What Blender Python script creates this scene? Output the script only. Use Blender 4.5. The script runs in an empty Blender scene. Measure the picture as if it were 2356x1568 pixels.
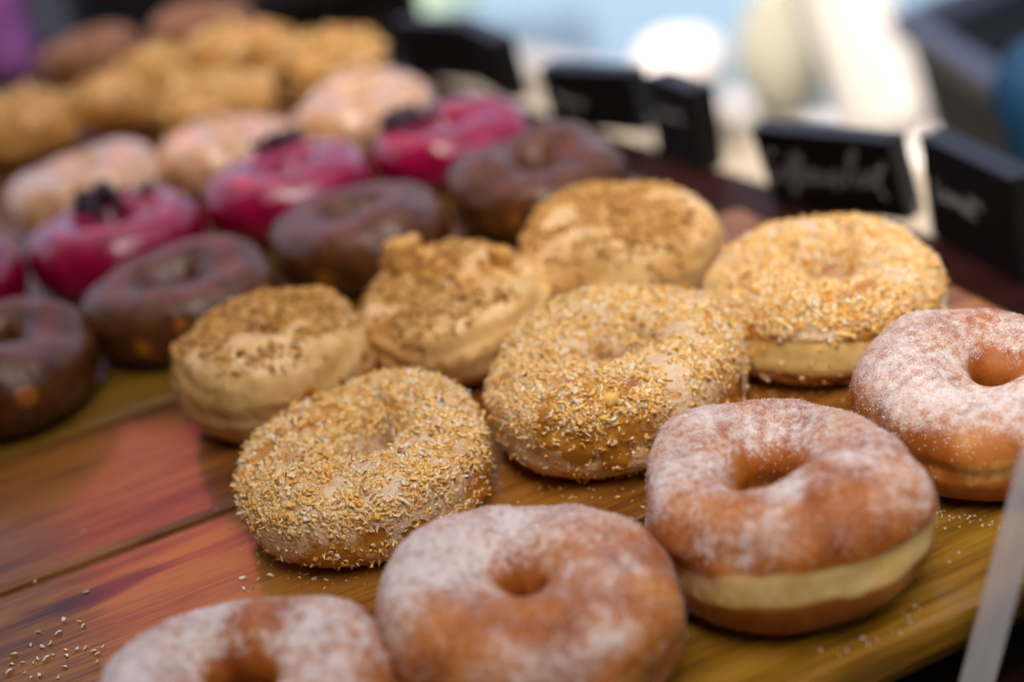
import bpy, math, random
import numpy as np
from mathutils import Matrix

# ------------------------------------------------------------------ camera, light, exposure
scene = bpy.context.scene
C = scene.collection
CAM_O = np.array([0.0, 0.0, 0.31421])
CAM_R = np.array([0.89654, -0.40978, -0.16821])
CAM_U = np.array([0.31963, 0.33556, 0.88614])
CAM_F = np.array([0.30668, 0.84822, -0.43182])
LENS = 55.0
cam_data = bpy.data.cameras.new('camera')
cam = bpy.data.objects.new('camera', cam_data)
C.objects.link(cam)
cam_data.sensor_width = 36.0
cam_data.lens = LENS
cam_data.clip_start = 0.02
cam_data.clip_end = 200.0
M = Matrix.Identity(4)
for i in range(3):
    M[i][0], M[i][1], M[i][2], M[i][3] = CAM_R[i], CAM_U[i], -CAM_F[i], CAM_O[i]
cam.matrix_world = M
cam_data.dof.use_dof = True
cam_data.dof.focus_distance = 0.562
cam_data.dof.aperture_fstop = 3.2
scene.camera = cam

SUN_TRAVEL = np.array([0.50, 0.50, -1.0])
world = bpy.data.worlds.new('World')
scene.world = world
world.use_nodes = True
wn = world.node_tree.nodes
wl = world.node_tree.links
bg = wn['Background']
sky = wn.new('ShaderNodeTexSky')
sky.sky_type = 'NISHITA'
sky.sun_disc = False
sd = -SUN_TRAVEL / np.linalg.norm(SUN_TRAVEL)
sky.sun_elevation = math.asin(sd[2])
sky.sun_rotation = math.atan2(sd[0], sd[1])
sky.air_density = 0.22
sky.dust_density = 6.0
sky.ozone_density = 0.1
wl.new(sky.outputs[0], bg.inputs[0])
bg.inputs[1].default_value = 0.15
sun_data = bpy.data.lights.new('sun', 'SUN')
sun = bpy.data.objects.new('sun', sun_data)
C.objects.link(sun)
sun_data.energy = 2.0
sun_data.angle = math.radians(0.5)
sun_data.color = (1.0, 0.93, 0.84)
from mathutils import Vector
sun.rotation_euler = Vector(SUN_TRAVEL).to_track_quat('-Z', 'Y').to_euler()
sun.location = (-3, -5, 9)

scene.view_settings.view_transform = 'Standard'
scene.view_settings.look = 'None'
scene.view_settings.gamma = 1.0
scene.view_settings.exposure = 2.05
scene.render.engine = 'CYCLES'
scene.cycles.use_denoising = True
scene.cycles.max_bounces = 8
scene.cycles.transparent_max_bounces = 12
scene.cycles.caustics_reflective = False
scene.cycles.caustics_refractive = False
scene.cycles.sample_clamp_indirect = 6.0

# ------------------------------------------------------------------ helpers
FPX = LENS / 36.0 * 2356.0


def ray(px, py):
    """direction through a pixel of the 2356 x 1568 view of the photograph"""
    return CAM_F + (px - 1178) / FPX * CAM_R - (py - 784) / FPX * CAM_U


def on_z(px, py, z=0.0):
    d = ray(px, py)
    return CAM_O + d * (z - CAM_O[2]) / d[2]


def at_depth(px, py, t):
    return CAM_O + ray(px, py) * t


def pix(P):
    d = P - CAM_O
    k = d @ CAM_F
    return 1178 + FPX * (d @ CAM_R) / k, 784 - FPX * (d @ CAM_U) / k


def tag(o, label=None, cat=None, group=None, kind=None):
    if label: o['label'] = label
    if cat: o['category'] = cat
    if group: o['group'] = group
    if kind: o['kind'] = kind
    return o


def thing(name, label, cat, loc=(0, 0, 0), group=None):
    o = bpy.data.objects.new(name, None)
    o.empty_display_size = 0.01
    o.location = loc
    C.objects.link(o)
    return tag(o, label, cat, group)


def mesh_obj(name, V, F, mat, parent=None, smooth=True, attrs=None, loc=None):
    """V (n,3) array; F list of index tuples or an (m,k) int array; linked as one mesh object"""
    me = bpy.data.meshes.new(name)
    V = np.asarray(V, dtype=np.float32)
    F = np.asarray(F, dtype=np.int32) if not isinstance(F, list) else F
    if isinstance(F, np.ndarray):
        m, k = F.shape
        me.vertices.add(len(V))
        me.vertices.foreach_set('co', V.ravel())
        me.loops.add(m * k)
        me.loops.foreach_set('vertex_index', F.ravel())
        me.polygons.add(m)
        me.polygons.foreach_set('loop_start', np.arange(0, m * k, k, dtype=np.int32))
        me.polygons.foreach_set('loop_total', np.full(m, k, dtype=np.int32))
        me.update(calc_edges=True)
    else:
        me.from_pydata([tuple(v) for v in V], [], F)
    if smooth:
        me.polygons.foreach_set('use_smooth', np.ones(len(me.polygons), dtype=bool))
    for k, v in (attrs or {}).items():
        a = me.attributes.new(k, 'FLOAT', 'POINT')
        a.data.foreach_set('value', np.asarray(v, dtype=np.float32))
    me.materials.append(mat)
    o = bpy.data.objects.new(name, me)
    C.objects.link(o)
    if parent is not None: o.parent = parent
    if loc is not None: o.location = loc
    return o


def waves(seed, freq, n=14):
    """smooth random field from sine waves; roughly zero mean, unit spread"""
    r = np.random.RandomState(seed)
    K = r.normal(size=(n, 3))
    K /= np.linalg.norm(K, axis=1)[:, None]
    K *= freq * r.uniform(0.6, 1.4, (n, 1))
    ph = r.uniform(0, 6.283, n)
    return lambda P: np.sin(P @ K.T + ph).sum(-1) * math.sqrt(2.0 / n)


def sstep(x, a, b):
    t = np.clip((x - a) / (b - a), 0, 1)
    return t * t * (3 - 2 * t)


def box_mesh(sx, sy, sz, bev=0.0):
    """bevelled box standing on z=0, centred in x and y"""
    import bmesh
    bm = bmesh.new()
    bmesh.ops.create_cube(bm, size=1.0)
    for v in bm.verts:
        v.co = (v.co.x * sx, v.co.y * sy, (v.co.z + 0.5) * sz)
    if bev > 0:
        bmesh.ops.bevel(bm, geom=list(bm.edges), offset=bev, segments=2, profile=0.6, affect='EDGES')
    bm.verts.index_update()
    V = np.array([v.co[:] for v in bm.verts])
    F = [tuple(v.index for v in f.verts) for f in bm.faces]
    bm.free()
    return V, F


# ------------------------------------------------------------------ materials
class NT:
    def __init__(self, name):
        self.m = bpy.data.materials.new(name)
        self.m.use_nodes = True
        self.t = self.m.node_tree
        self.b = self.t.nodes['Principled BSDF']

    def n(self, kind, **kw):
        x = self.t.nodes.new(kind)
        for k, v in kw.items():
            setattr(x, k, v)
        return x

    def link(self, a, b): self.t.links.new(a, b)

    def val(self, sock, v):
        if hasattr(v, 'is_output'): self.link(v, sock)
        else: sock.default_value = v

    def coord(self, scale=(1, 1, 1), loc=(0, 0, 0), which='Object'):
        tc = self.n('ShaderNodeTexCoord')
        mp = self.n('ShaderNodeMapping')
        mp.inputs['Scale'].default_value = scale
        mp.inputs['Location'].default_value = loc
        self.link(tc.outputs[which], mp.inputs[0])
        return mp.outputs[0]

    def noise(self, vec, scale, detail=3, rough=0.55, dist=0.0):
        x = self.n('ShaderNodeTexNoise')
        x.inputs['Scale'].default_value = scale
        x.inputs['Detail'].default_value = detail
        x.inputs['Roughness'].default_value = rough
        x.inputs['Distortion'].default_value = dist
        if vec is not None: self.link(vec, x.inputs['Vector'])
        return x.outputs['Fac']

    def attr(self, name):
        x = self.n('ShaderNodeAttribute')
        x.attribute_name = name
        return x.outputs['Fac']

    def ramp(self, fac, stops, interp='LINEAR'):
        x = self.n('ShaderNodeValToRGB')
        x.color_ramp.interpolation = interp
        els = x.color_ramp.elements
        while len(els) < len(stops): els.new(0.5)
        for e, (p, c) in zip(els, stops):
            e.position = p
            e.color = (*c, 1) if len(c) == 3 else c
        self.link(fac, x.inputs[0])
        return x.outputs[0]

    def mix(self, fac, a, b):
        x = self.n('ShaderNodeMix', data_type='RGBA')
        self.val(x.inputs[0], fac)
        for s, v in ((x.inputs[6], a), (x.inputs[7], b)):
            if hasattr(v, 'is_output'): self.link(v, s)
            else: s.default_value = (*v, 1)
        return x.outputs[2]

    def math(self, op, a, b=None, c=None, clamp=False):
        x = self.n('ShaderNodeMath', operation=op)
        x.use_clamp = clamp
        for s, v in zip(x.inputs, (a, b, c)):
            if v is not None: self.val(s, v)
        return x.outputs[0]

    def smooth(self, v, a, b):
        x = self.n('ShaderNodeMapRange', interpolation_type='SMOOTHSTEP')
        self.val(x.inputs[0], v)
        x.inputs[1].default_value = a
        x.inputs[2].default_value = b
        return x.outputs[0]

    def bump(self, h, dist, strength=1.0, normal=None):
        x = self.n('ShaderNodeBump')
        x.inputs['Strength'].default_value = strength
        x.inputs['Distance'].default_value = dist
        self.link(h, x.inputs['Height'])
        if normal is not None: self.link(normal, x.inputs['Normal'])
        return x.outputs[0]

    def set(self, **kw):
        names = dict(color='Base Color', rough='Roughness', spec='Specular IOR Level', normal='Normal',
                     coat='Coat Weight', coatr='Coat Roughness', sss='Subsurface Weight', sheen='Sheen Weight',
                     sssr='Subsurface Radius', ssss='Subsurface Scale', trans='Transmission Weight', ior='IOR',
                     metal='Metallic', alpha='Alpha', coatn='Coat Normal')
        for k, v in kw.items():
            s = self.b.inputs[names[k]]
            if hasattr(v, 'is_output'): self.link(v, s)
            elif k == 'color': s.default_value = (*v, 1)
            else: s.default_value = v
        return self.m


def plain(name, col, rough=0.6, spec=0.4, var=0.0, vs=20.0):
    t = NT(name)
    if var > 0:
        nz = t.noise(t.coord(), vs, 4)
        c = t.mix(nz, tuple(x * (1 - var) for x in col), tuple(min(1, x * (1 + var)) for x in col))
        return t.set(color=c, rough=rough, spec=spec)
    return t.set(color=col, rough=rough, spec=spec)


def dough_color(t, vec, amber=False):
    lo = t.noise(vec, 55, 4, 0.6)
    crust = t.ramp(lo, [(0.30, (0.26, 0.068, 0.009)), (0.52, (0.43, 0.135, 0.018)), (0.72, (0.58, 0.235, 0.038))])
    if amber: crust = t.ramp(lo, [(0.30, (0.36, 0.115, 0.012)), (0.50, (0.58, 0.25, 0.025)), (0.70, (0.74, 0.42, 0.06))])
    cream = t.ramp(t.noise(vec, 160, 4), [(0.3, (0.80, 0.52, 0.15)), (0.7, (0.92, 0.72, 0.31))])
    b = t.smooth(t.math('ADD', t.attr('band'), t.math('MULTIPLY', t.math('SUBTRACT', t.noise(vec, 130, 3), 0.5), 0.7)), 0.25, 0.75)
    return t.mix(b, crust, cream)


def mat_sugar_dough():
    t = NT('sugared_dough')
    vec = t.coord()
    base = dough_color(t, vec)
    fine = t.noise(vec, 1500, 4, 0.8)
    med = t.noise(vec, 300, 6, 0.75)
    s = t.math('ADD', t.attr('sugar'), t.math('MULTIPLY', t.math('SUBTRACT', med, 0.5), 1.35))
    s = t.math('ADD', s, t.math('MULTIPLY', t.math('SUBTRACT', fine, 0.5), 1.5))
    f = t.smooth(s, 0.12, 0.92)
    col = t.mix(t.math('MULTIPLY', f, 0.90), base, (0.85, 0.82, 0.77))
    wr = t.noise(vec, 75, 4, 0.6)
    h = t.math('ADD', t.math('MULTIPLY', fine, 0.30), t.math('MULTIPLY', wr, 1.0))
    nrm = t.bump(h, 0.0011, 0.55)
    return t.set(color=col, rough=t.math('ADD', 0.42, t.math('MULTIPLY', f, 0.45)), spec=0.35, normal=nrm,
                 sss=0.12, sssr=(1.0, 0.45, 0.2), ssss=0.003)


def mat_bare_dough():
    t = NT('fried_dough')
    vec = t.coord()
    base = dough_color(t, vec, True)
    wr = t.noise(vec, 110, 5, 0.65)
    return t.set(color=base, rough=0.36, spec=0.5, normal=t.bump(wr, 0.0012, 0.5),
                 sss=0.12, sssr=(1.0, 0.45, 0.2), ssss=0.004)


def mat_icing():
    """milky half-clear sugar icing over golden dough"""
    t = NT('milky_icing')
    vec = t.coord()
    base = dough_color(t, vec, True)
    n1 = t.noise(vec, 120, 4, 0.6, 0.6)
    n2 = t.noise(vec, 420, 3, 0.6)
    f = t.math('ADD', n1, t.math('MULTIPLY', t.math('SUBTRACT', n2, 0.5), 0.5))
    f = t.math('ADD', f, t.math('MULTIPLY', t.math('SUBTRACT', t.attr('milk'), 0.5), 0.8))
    f = t.smooth(f, 0.24, 0.66)
    col = t.mix(t.math('MULTIPLY', f, 0.74), base, (0.92, 0.77, 0.52))
    nrm = t.bump(t.math('ADD', n1, t.math('MULTIPLY', n2, 0.8)), 0.0022, 0.8)
    return t.set(color=col, rough=0.24, spec=0.5, normal=nrm, sss=0.15, sssr=(1.0, 0.6, 0.35), ssss=0.003)


def mat_glaze(name, c0, c1, cbare, rough=0.25, bump=0.5, scale=90, coat=0.0, sss=0.1, spec=0.5):
    t = NT(name)
    vec = t.coord()
    n1 = t.noise(vec, scale, 4, 0.6, 0.4)
    n2 = t.noise(vec, scale * 4, 3, 0.6)
    col = t.mix(t.smooth(n1, 0.3, 0.7), c0, c1)
    b = t.math('ADD', t.attr('bare'), t.math('MULTIPLY', t.math('SUBTRACT', t.noise(vec, 200, 3), 0.5), 0.6))
    b = t.smooth(b, 0.35, 0.65)
    col = t.mix(b, col, cbare)
    nrm = t.bump(t.math('ADD', n1, t.math('MULTIPLY', n2, 0.35)), 0.0018, bump)
    return t.set(color=col, rough=rough, spec=spec, normal=nrm, coat=coat, coatr=0.12, sss=sss,
                 sssr=(1.0, 0.5, 0.3), ssss=0.003)


def mat_bits(name, stops, rough=0.6, sss=0.0):
    """colour from the per-piece 'tone' value"""
    t = NT(name)
    vec = t.coord()
    f = t.math('ADD', t.attr('tone'), t.math('MULTIPLY', t.math('SUBTRACT', t.noise(vec, 900, 2), 0.5), 0.25))
    return t.set(color=t.ramp(f, stops), rough=rough, spec=0.12, sss=sss, sssr=(1, 0.7, 0.4), ssss=0.002)


def mat_wood(name, dark, mid, light, seed=0.0, coat=0.62, coatr=0.16, knot=None, spec=0.2):
    t = NT(name)
    vec = t.coord(scale=(5.5, 60, 60), loc=(seed * 1.7, seed * 3.1, seed))
    g1 = t.noise(vec, 1.0, 6, 0.62, 0.8)
    vec2 = t.coord(scale=(22, 620, 620), loc=(seed, seed * 2.0, 0))
    g2 = t.noise(vec2, 1.0, 3, 0.6)
    vec3 = t.coord(scale=(7, 11, 9), loc=(seed * 2.3, seed, 0))
    g3 = t.noise(vec3, 1.0, 4, 0.6)
    f = t.math('ADD', t.math('MULTIPLY', g1, 0.66), t.math('MULTIPLY', g2, 0.34))
    f = t.math('ADD', f, t.math('MULTIPLY', t.math('SUBTRACT', g3, 0.5), 0.5))
    vec4 = t.coord(scale=(45, 2000, 2000), loc=(0, seed, 0))
    g4 = t.noise(vec4, 1.0, 2, 0.5)
    f = t.math('ADD', f, t.math('MULTIPLY', t.math('SUBTRACT', g4, 0.5), 0.30))
    col = t.ramp(f, [(0.33, dark), (0.47, mid), (0.60, light), (0.76, mid)])
    if knot is not None:
        tc = t.n('ShaderNodeTexCoord')
        mp = t.n('ShaderNodeMapping', vector_type='TEXTURE')
        mp.inputs['Location'].default_value = (knot[0], knot[1], 0)
        mp.inputs['Rotation'].default_value = (0, 0, 0.10)
        mp.inputs['Scale'].default_value = (0.019, 0.0062, 1)
        t.link(tc.outputs['Object'], mp.inputs[0])
        vl = t.n('ShaderNodeVectorMath', operation='LENGTH')
        sep = t.n('ShaderNodeSeparateXYZ')
        t.link(mp.outputs[0], sep.inputs[0])
        cmb = t.n('ShaderNodeCombineXYZ')
        t.link(sep.outputs[0], cmb.inputs[0])
        t.link(sep.outputs[1], cmb.inputs[1])
        t.link(cmb.outputs[0], vl.inputs[0])
        d = t.math('ADD', vl.outputs['Value'], t.math('MULTIPLY', t.math('SUBTRACT', g1, 0.5), 2.2))
        d = t.math('ADD', d, t.math('MULTIPLY', t.math('SUBTRACT', g2, 0.5), 1.2))
        k = t.math('SUBTRACT', 1.0, t.smooth(d, 0.55, 1.5))
        x = t.n('ShaderNodeMapRange')
        col = t.mix(t.math('MULTIPLY', k, 0.94), col, (0.012, 0.005, 0.006))
    nrm = t.bump(t.math('ADD', g2, t.math('ADD', t.math('MULTIPLY', g1, 0.5), t.math('MULTIPLY', g4, 0.6))), 0.0006, 0.4)
    rg = t.math('ADD', 0.36, t.math('MULTIPLY', g3, 0.22))
    return t.set(color=col, rough=rg, spec=spec, normal=nrm, coat=coat, coatr=coatr)


M_SUGAR = mat_sugar_dough()
M_DOUGH = mat_bare_dough()
M_ICING = mat_icing()
M_CHOC = mat_glaze('chocolate_glaze', (0.068, 0.021, 0.006), (0.130, 0.048, 0.015), (0.32, 0.11, 0.010), rough=0.19, bump=0.9, scale=85, spec=0.45, sss=0.0)
M_PINK = mat_glaze('crimson_glaze', (0.20, 0.0008, 0.022), (0.33, 0.002, 0.052), (0.55, 0.3, 0.06), rough=0.16, bump=0.6, scale=60, sss=0.0, coat=0.6)
M_PALE = mat_glaze('pale_clear_glaze', (0.58, 0.30, 0.12), (0.78, 0.54, 0.36), (0.52, 0.24, 0.05), rough=0.20, bump=0.6, scale=70, coat=0.7)
M_COFFEE = mat_glaze('coffee_icing', (0.70, 0.41, 0.125), (0.88, 0.62, 0.27), (0.50, 0.17, 0.010), rough=0.22, bump=0.8, scale=95)
M_GOLD = mat_glaze('golden_glaze', (0.56, 0.27, 0.06), (0.70, 0.40, 0.12), (0.5, 0.2, 0.03), rough=0.35, bump=0.7, scale=80)
M_BROWN = mat_glaze('brown_glaze', (0.20, 0.085, 0.035), (0.32, 0.15, 0.07), (0.3, 0.12, 0.03), rough=0.45, bump=0.6, scale=70, spec=0.2, sss=0.0)
M_FLAKE = mat_bits('toasted_coconut', [(0.0, (0.40, 0.15, 0.03)), (0.18, (0.80, 0.38, 0.06)), (0.5, (0.95, 0.58, 0.15)),
                                       (0.80, (0.95, 0.75, 0.36)), (1.0, (0.95, 0.92, 0.82))], 0.5, 0.0)
M_CRUMB = mat_bits('walnut_crumb', [(0.0, (0.16, 0.06, 0.02)), (0.12, (0.44, 0.21, 0.05)), (0.55, (0.66, 0.37, 0.10)),
                                    (1.0, (0.74, 0.52, 0.24))], 0.75)
M_NUT = mat_bits('golden_nut_crumb', [(0.0, (0.38, 0.17, 0.03)), (0.5, (0.70, 0.42, 0.12)), (1.0, (0.88, 0.70, 0.36))], 0.6)
M_GRAIN = plain('sugar_grain', (0.84, 0.83, 0.83), 0.35, 0.5)
M_BERRY = mat_glaze('dark_berry', (0.012, 0.004, 0.012), (0.035, 0.008, 0.028), (0.02, 0.0, 0.02), rough=0.35, bump=0.6, scale=300, sss=0)
M_CHUNK = None


# ------------------------------------------------------------------ doughnuts
class Ring:
    """ring surface S(a, b): a round the hole, b round the tube (0 outside, pi/2 top, pi in the hole)"""
    def __init__(s, R, h, r, seed, eo=0.74, ei=1.15, lump=0.0011, notch=0.0010, notch_z=0.46, ridges=0.0, tilt=(0.0, 0.0), oval=0.025, hole=(0.0, 0.0), eb=0.98, rho=0.45, zf=0.55):
        rs = np.random.RandomState(seed)
        s.R, s.h, s.r, s.eo, s.ei = R, h, r, eo, ei
        s.n1, s.n2, s.n3 = waves(seed + 1, 70), waves(seed + 2, 190), waves(seed + 3, 420)
        s.lump, s.notch, s.nz, s.ridges = lump, notch, notch_z, ridges
        s.ph = rs.uniform(0, 6.28, 5)
        s.tilt, s.oval, s.hole, s.eb, s.rho, s.zf = tilt, oval, hole, eb, rho, zf
        s.base = 0.0
        a, b = np.meshgrid(np.linspace(0, 2 * np.pi, 60), np.linspace(0, 2 * np.pi, 60))
        s.base = s.S(a, b)[..., 2].min()

    def S(s, a, b):
        ov = 1 + s.oval * np.cos(2 * a + s.ph[0]) * 0.8 + s.oval * 0.6 * np.cos(3 * a + s.ph[1])
        hv = 1 + 0.035 * np.cos(a + s.ph[2]) + 0.03 * np.cos(2 * a + s.ph[3]) + s.tilt[0] * np.cos(a) + s.tilt[1] * np.sin(a)
        R = s.R * ov
        r = s.r * (1 + 0.18 * np.cos(2 * a + s.ph[4]) + 0.10 * np.cos(3 * a + s.ph[1]))
        c, q = np.cos(b), np.sin(b)
        eo = np.where(q < 0, s.eo + (s.eb - s.eo) * np.minimum(1, -q * 2.5), s.eo)
        cc = np.where(c < 0, -np.abs(c) ** s.ei, np.abs(c) ** eo)
        ez = np.where(q < 0, 0.74, np.where(c < 0, s.ei, s.eo + 0.06))
        qq = np.sign(q) * np.abs(q) ** ez
        Rc = r + (R - r) * s.rho
        W = np.where(c < 0, Rc - r, R - Rc)
        H = s.h * hv
        rad = Rc + W * cc
        mid = np.where(c < 0, s.zf, 0.5)
        z = H * np.where(q > 0, mid + (1 - mid) * qq, mid * (1 + qq))
        P0 = np.stack([rad * np.cos(a), rad * np.sin(a), z], -1)
        d = s.lump * s.n1(P0) + s.lump * 0.38 * s.n2(P0) + s.lump * 0.12 * s.n3(P0)
        zr = z / s.h
        out = np.clip(c * 1.6, 0, 1)
        wob = 0.03 * np.sin(3 * a + s.ph[1]) + 0.02 * np.sin(7 * a + s.ph[2])
        d = d - s.notch * out * np.exp(-((zr - s.nz + wob) / 0.055) ** 2) * (0.6 + 0.4 * np.sin(2 * a + s.ph[0]))
        if s.ridges:
            d = d + s.ridges * out * np.sin(zr * 24 + 1.4 * np.sin(2 * a + s.ph[1]) + 0.8 * np.sin(5 * a)) * sstep(zr, 0.1, 0.4)
        d = d * np.where(q < 0, np.clip(1 + q * 1.05, 0.05, 1), 1)
        nx = np.stack([c * np.cos(a), c * np.sin(a), q], -1)
        P = P0 + nx * d[..., None]
        tf = np.clip((R - rad) / (R - r), 0, 1)
        P[..., 0] += s.hole[0] * tf
        P[..., 1] += s.hole[1] * tf
        P[..., 2] -= s.base
        return P

    def N(s, a, b):
        e = 1e-3
        A = s.S(a + e, b) - s.S(a - e, b)
        B = s.S(a, b + e) - s.S(a, b - e)
        n = np.cross(A, B)
        L = np.linalg.norm(n, axis=-1, keepdims=True)
        return n / np.maximum(L, 1e-12), L[..., 0]

    def band(s, a, b, zc, hw):
        P = s.S(a, b)
        zr = P[..., 2] / s.h
        w = 0.05 * np.sin(2 * a + s.ph[3]) + 0.03 * np.sin(5 * a + s.ph[0])
        return np.clip(1.3 * np.exp(-((zr - zc + w) / hw) ** 4), 0, 1) * sstep(np.cos(b), 0.0, 0.4)


def grid_faces(nu, nv, wrap_v=True):
    i = np.arange(nu)[:, None]
    j = np.arange(nv if wrap_v else nv - 1)[None, :]
    i2, j2 = (i + 1) % nu, (j + 1) % nv
    return np.stack([i * nv + j, i2 * nv + j, i2 * nv + j2, i * nv + j2], -1).reshape(-1, 4)


def body(ring, nu, nv):
    a = np.repeat(np.linspace(0, 2 * np.pi, nu, endpoint=False), nv)
    b = np.tile(np.linspace(-np.pi, np.pi, nv, endpoint=False), nu)
    return a, b, ring.S(a, b), grid_faces(nu, nv)


def shell(ring, nu, nv, lo, hi, thick, seed, wob=0.28, drips=0.0):
    """coating from below the outer equator (b=lo) over the top into the hole (b=hi), edge wavy and tucked in"""
    rs = np.random.RandomState(seed)
    au = np.linspace(0, 2 * np.pi, nu, endpoint=False)
    e0 = np.full(nu, lo)
    e1 = np.full(nu, hi)
    for k in range(2, 14):
        e0 = e0 + wob * rs.normal() / k ** 0.75 * np.cos(k * au + rs.uniform(0, 6.28)) * 0.6
        e1 = e1 + 0.12 * rs.normal() / k * np.cos(k * au + rs.uniform(0, 6.28))
    for k in range(int(drips)):
        c = rs.uniform(0, 6.28)
        dd = np.abs((au - c + np.pi) % (2 * np.pi) - np.pi)
        e0 = e0 - rs.uniform(0.15, 0.45) * np.exp(-(dd / rs.uniform(0.04, 0.10)) ** 2)
    e0 = np.clip(e0, -1.35, 1.2)
    v = np.linspace(0, 1, nv)
    a = np.repeat(au, nv)
    b = (e0[:, None] + (e1 - e0)[:, None] * v[None, :]).ravel()
    P = ring.S(a, b)
    N, _ = ring.N(a, b)
    vv = np.tile(v, nu)
    edge = np.minimum(vv, 1 - vv)
    t = -0.0007 + (thick + 0.0007) * np.sqrt(np.clip(edge / 0.05, 0, 1))
    return a, b, P + N * t[:, None], grid_faces(nu, nv, False)


def sample(ring, n, dens, seed):
    """n random spots on the ring, even by area, weighted by dens(a, b, P, N)"""
    rs = np.random.RandomState(seed)
    nu, nv = 260, 130
    a = np.repeat((np.arange(nu) + 0.5) / nu * 2 * np.pi, nv)
    b = np.tile((np.arange(nv) + 0.5) / nv * 2 * np.pi - np.pi, nu)
    N, L = ring.N(a, b)
    w = L * np.clip(dens(a, b, ring.S(a, b), N), 0, 1)
    i = rs.choice(nu * nv, n, p=w / w.sum())
    a = a[i] + rs.uniform(-0.5, 0.5, n) * 2 * np.pi / nu
    b = b[i] + rs.uniform(-0.5, 0.5, n) * 2 * np.pi / nv
    return a, b, ring.S(a, b), ring.N(a, b)[0], rs


# one little shaving: three cross-sections of four corners
_q = np.array([[-1, -1], [1, -1], [1, 1], [-1, 1]]) * 0.5
BIT_F = np.array([[0, 3, 2, 1], [8, 9, 10, 11]] +
                 [[k * 4 + i, k * 4 + (i + 1) % 4, k * 4 + 4 + (i + 1) % 4, k * 4 + 4 + i] for k in (0, 1) for i in range(4)])


def bits(P, N, rs, length, width, thick, tiltmax, bend=0.25, lift=0.3, jitter=0.15):
    """n thin shavings lying on the surface points P with normals N; returns verts, faces"""
    n = len(P)
    t = rs.normal(size=(n, 3))
    t -= (t * N).sum(1, keepdims=True) * N
    t /= np.linalg.norm(t, axis=1, keepdims=True)
    k = np.cross(N, t)
    th = rs.uniform(-1, 1, n) * tiltmax
    t2 = t * np.cos(th)[:, None] + N * np.sin(th)[:, None]
    n2 = -t * np.sin(th)[:, None] + N * np.cos(th)[:, None]
    ro = rs.uniform(-0.8, 0.8, n)
    k2 = k * np.cos(ro)[:, None] + n2 * np.sin(ro)[:, None]
    n3 = -k * np.sin(ro)[:, None] + n2 * np.cos(ro)[:, None]
    c = P + N * (lift * np.abs(np.sin(th)) * length * 0.5 + thick * 0.3)[:, None]
    V = np.zeros((n, 12, 3))
    for s, sx in enumerate((-0.5, 0.0, 0.5)):
        wsc = (0.55, 1.0, 0.5)[s]
        off = (bend * length * (0.25 - sx * sx) * 2 * rs.choice([-1, 1], n))[:, None] * (n3 if True else k2)
        for q in range(4):
            jj = 1 + jitter * rs.normal(size=(n, 3))
            V[:, s * 4 + q] = c + off + (t2 * (sx * length)[:, None] + k2 * (_q[q, 0] * width * wsc)[:, None]
                                         + n3 * (_q[q, 1] * thick)[:, None]) * jj
    F = (np.arange(n)[:, None, None] * 12 + BIT_F[None]).reshape(-1, 4)
    return V.reshape(-1, 3), F


def put_bits(name, mat, parent, sets):
    Vs, Fs, Ts, off = [], [], [], 0
    for V, F, tone in sets:
        Vs.append(V); Fs.append(F + off); Ts.append(np.repeat(tone, 12)); off += len(V)
    o = mesh_obj(name, np.concatenate(Vs), np.concatenate(Fs), mat, parent, smooth=False, attrs={'tone': np.concatenate(Ts)})
    return tag(o, kind='stuff')


def spots3d(loc, P, N, spots):
    """turn photo pixels into soft round marks on the surface: nearest point facing the camera, then real distance"""
    m = np.zeros(len(P))
    if not spots: return m
    Pw = P + np.array(loc)
    facing = ((CAM_O - Pw) * N).sum(1) > 0
    u, v = pix(Pw)
    for px, py, rad in spots:
        d = np.where(facing, (u - px) ** 2 + (v - py) ** 2, 1e12)
        i = d.argmin()
        m = np.maximum(m, np.exp(-(np.linalg.norm(P - P[i], axis=1) / rad) ** 2))
    return m


CAMDIR = math.atan2(-0.94, -0.34)   # azimuth from the tray towards the camera


def az(a, c, w):
    d = np.abs((a - c + np.pi) % (2 * np.pi) - np.pi)
    return np.exp(-(d / w) ** 2)


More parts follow.
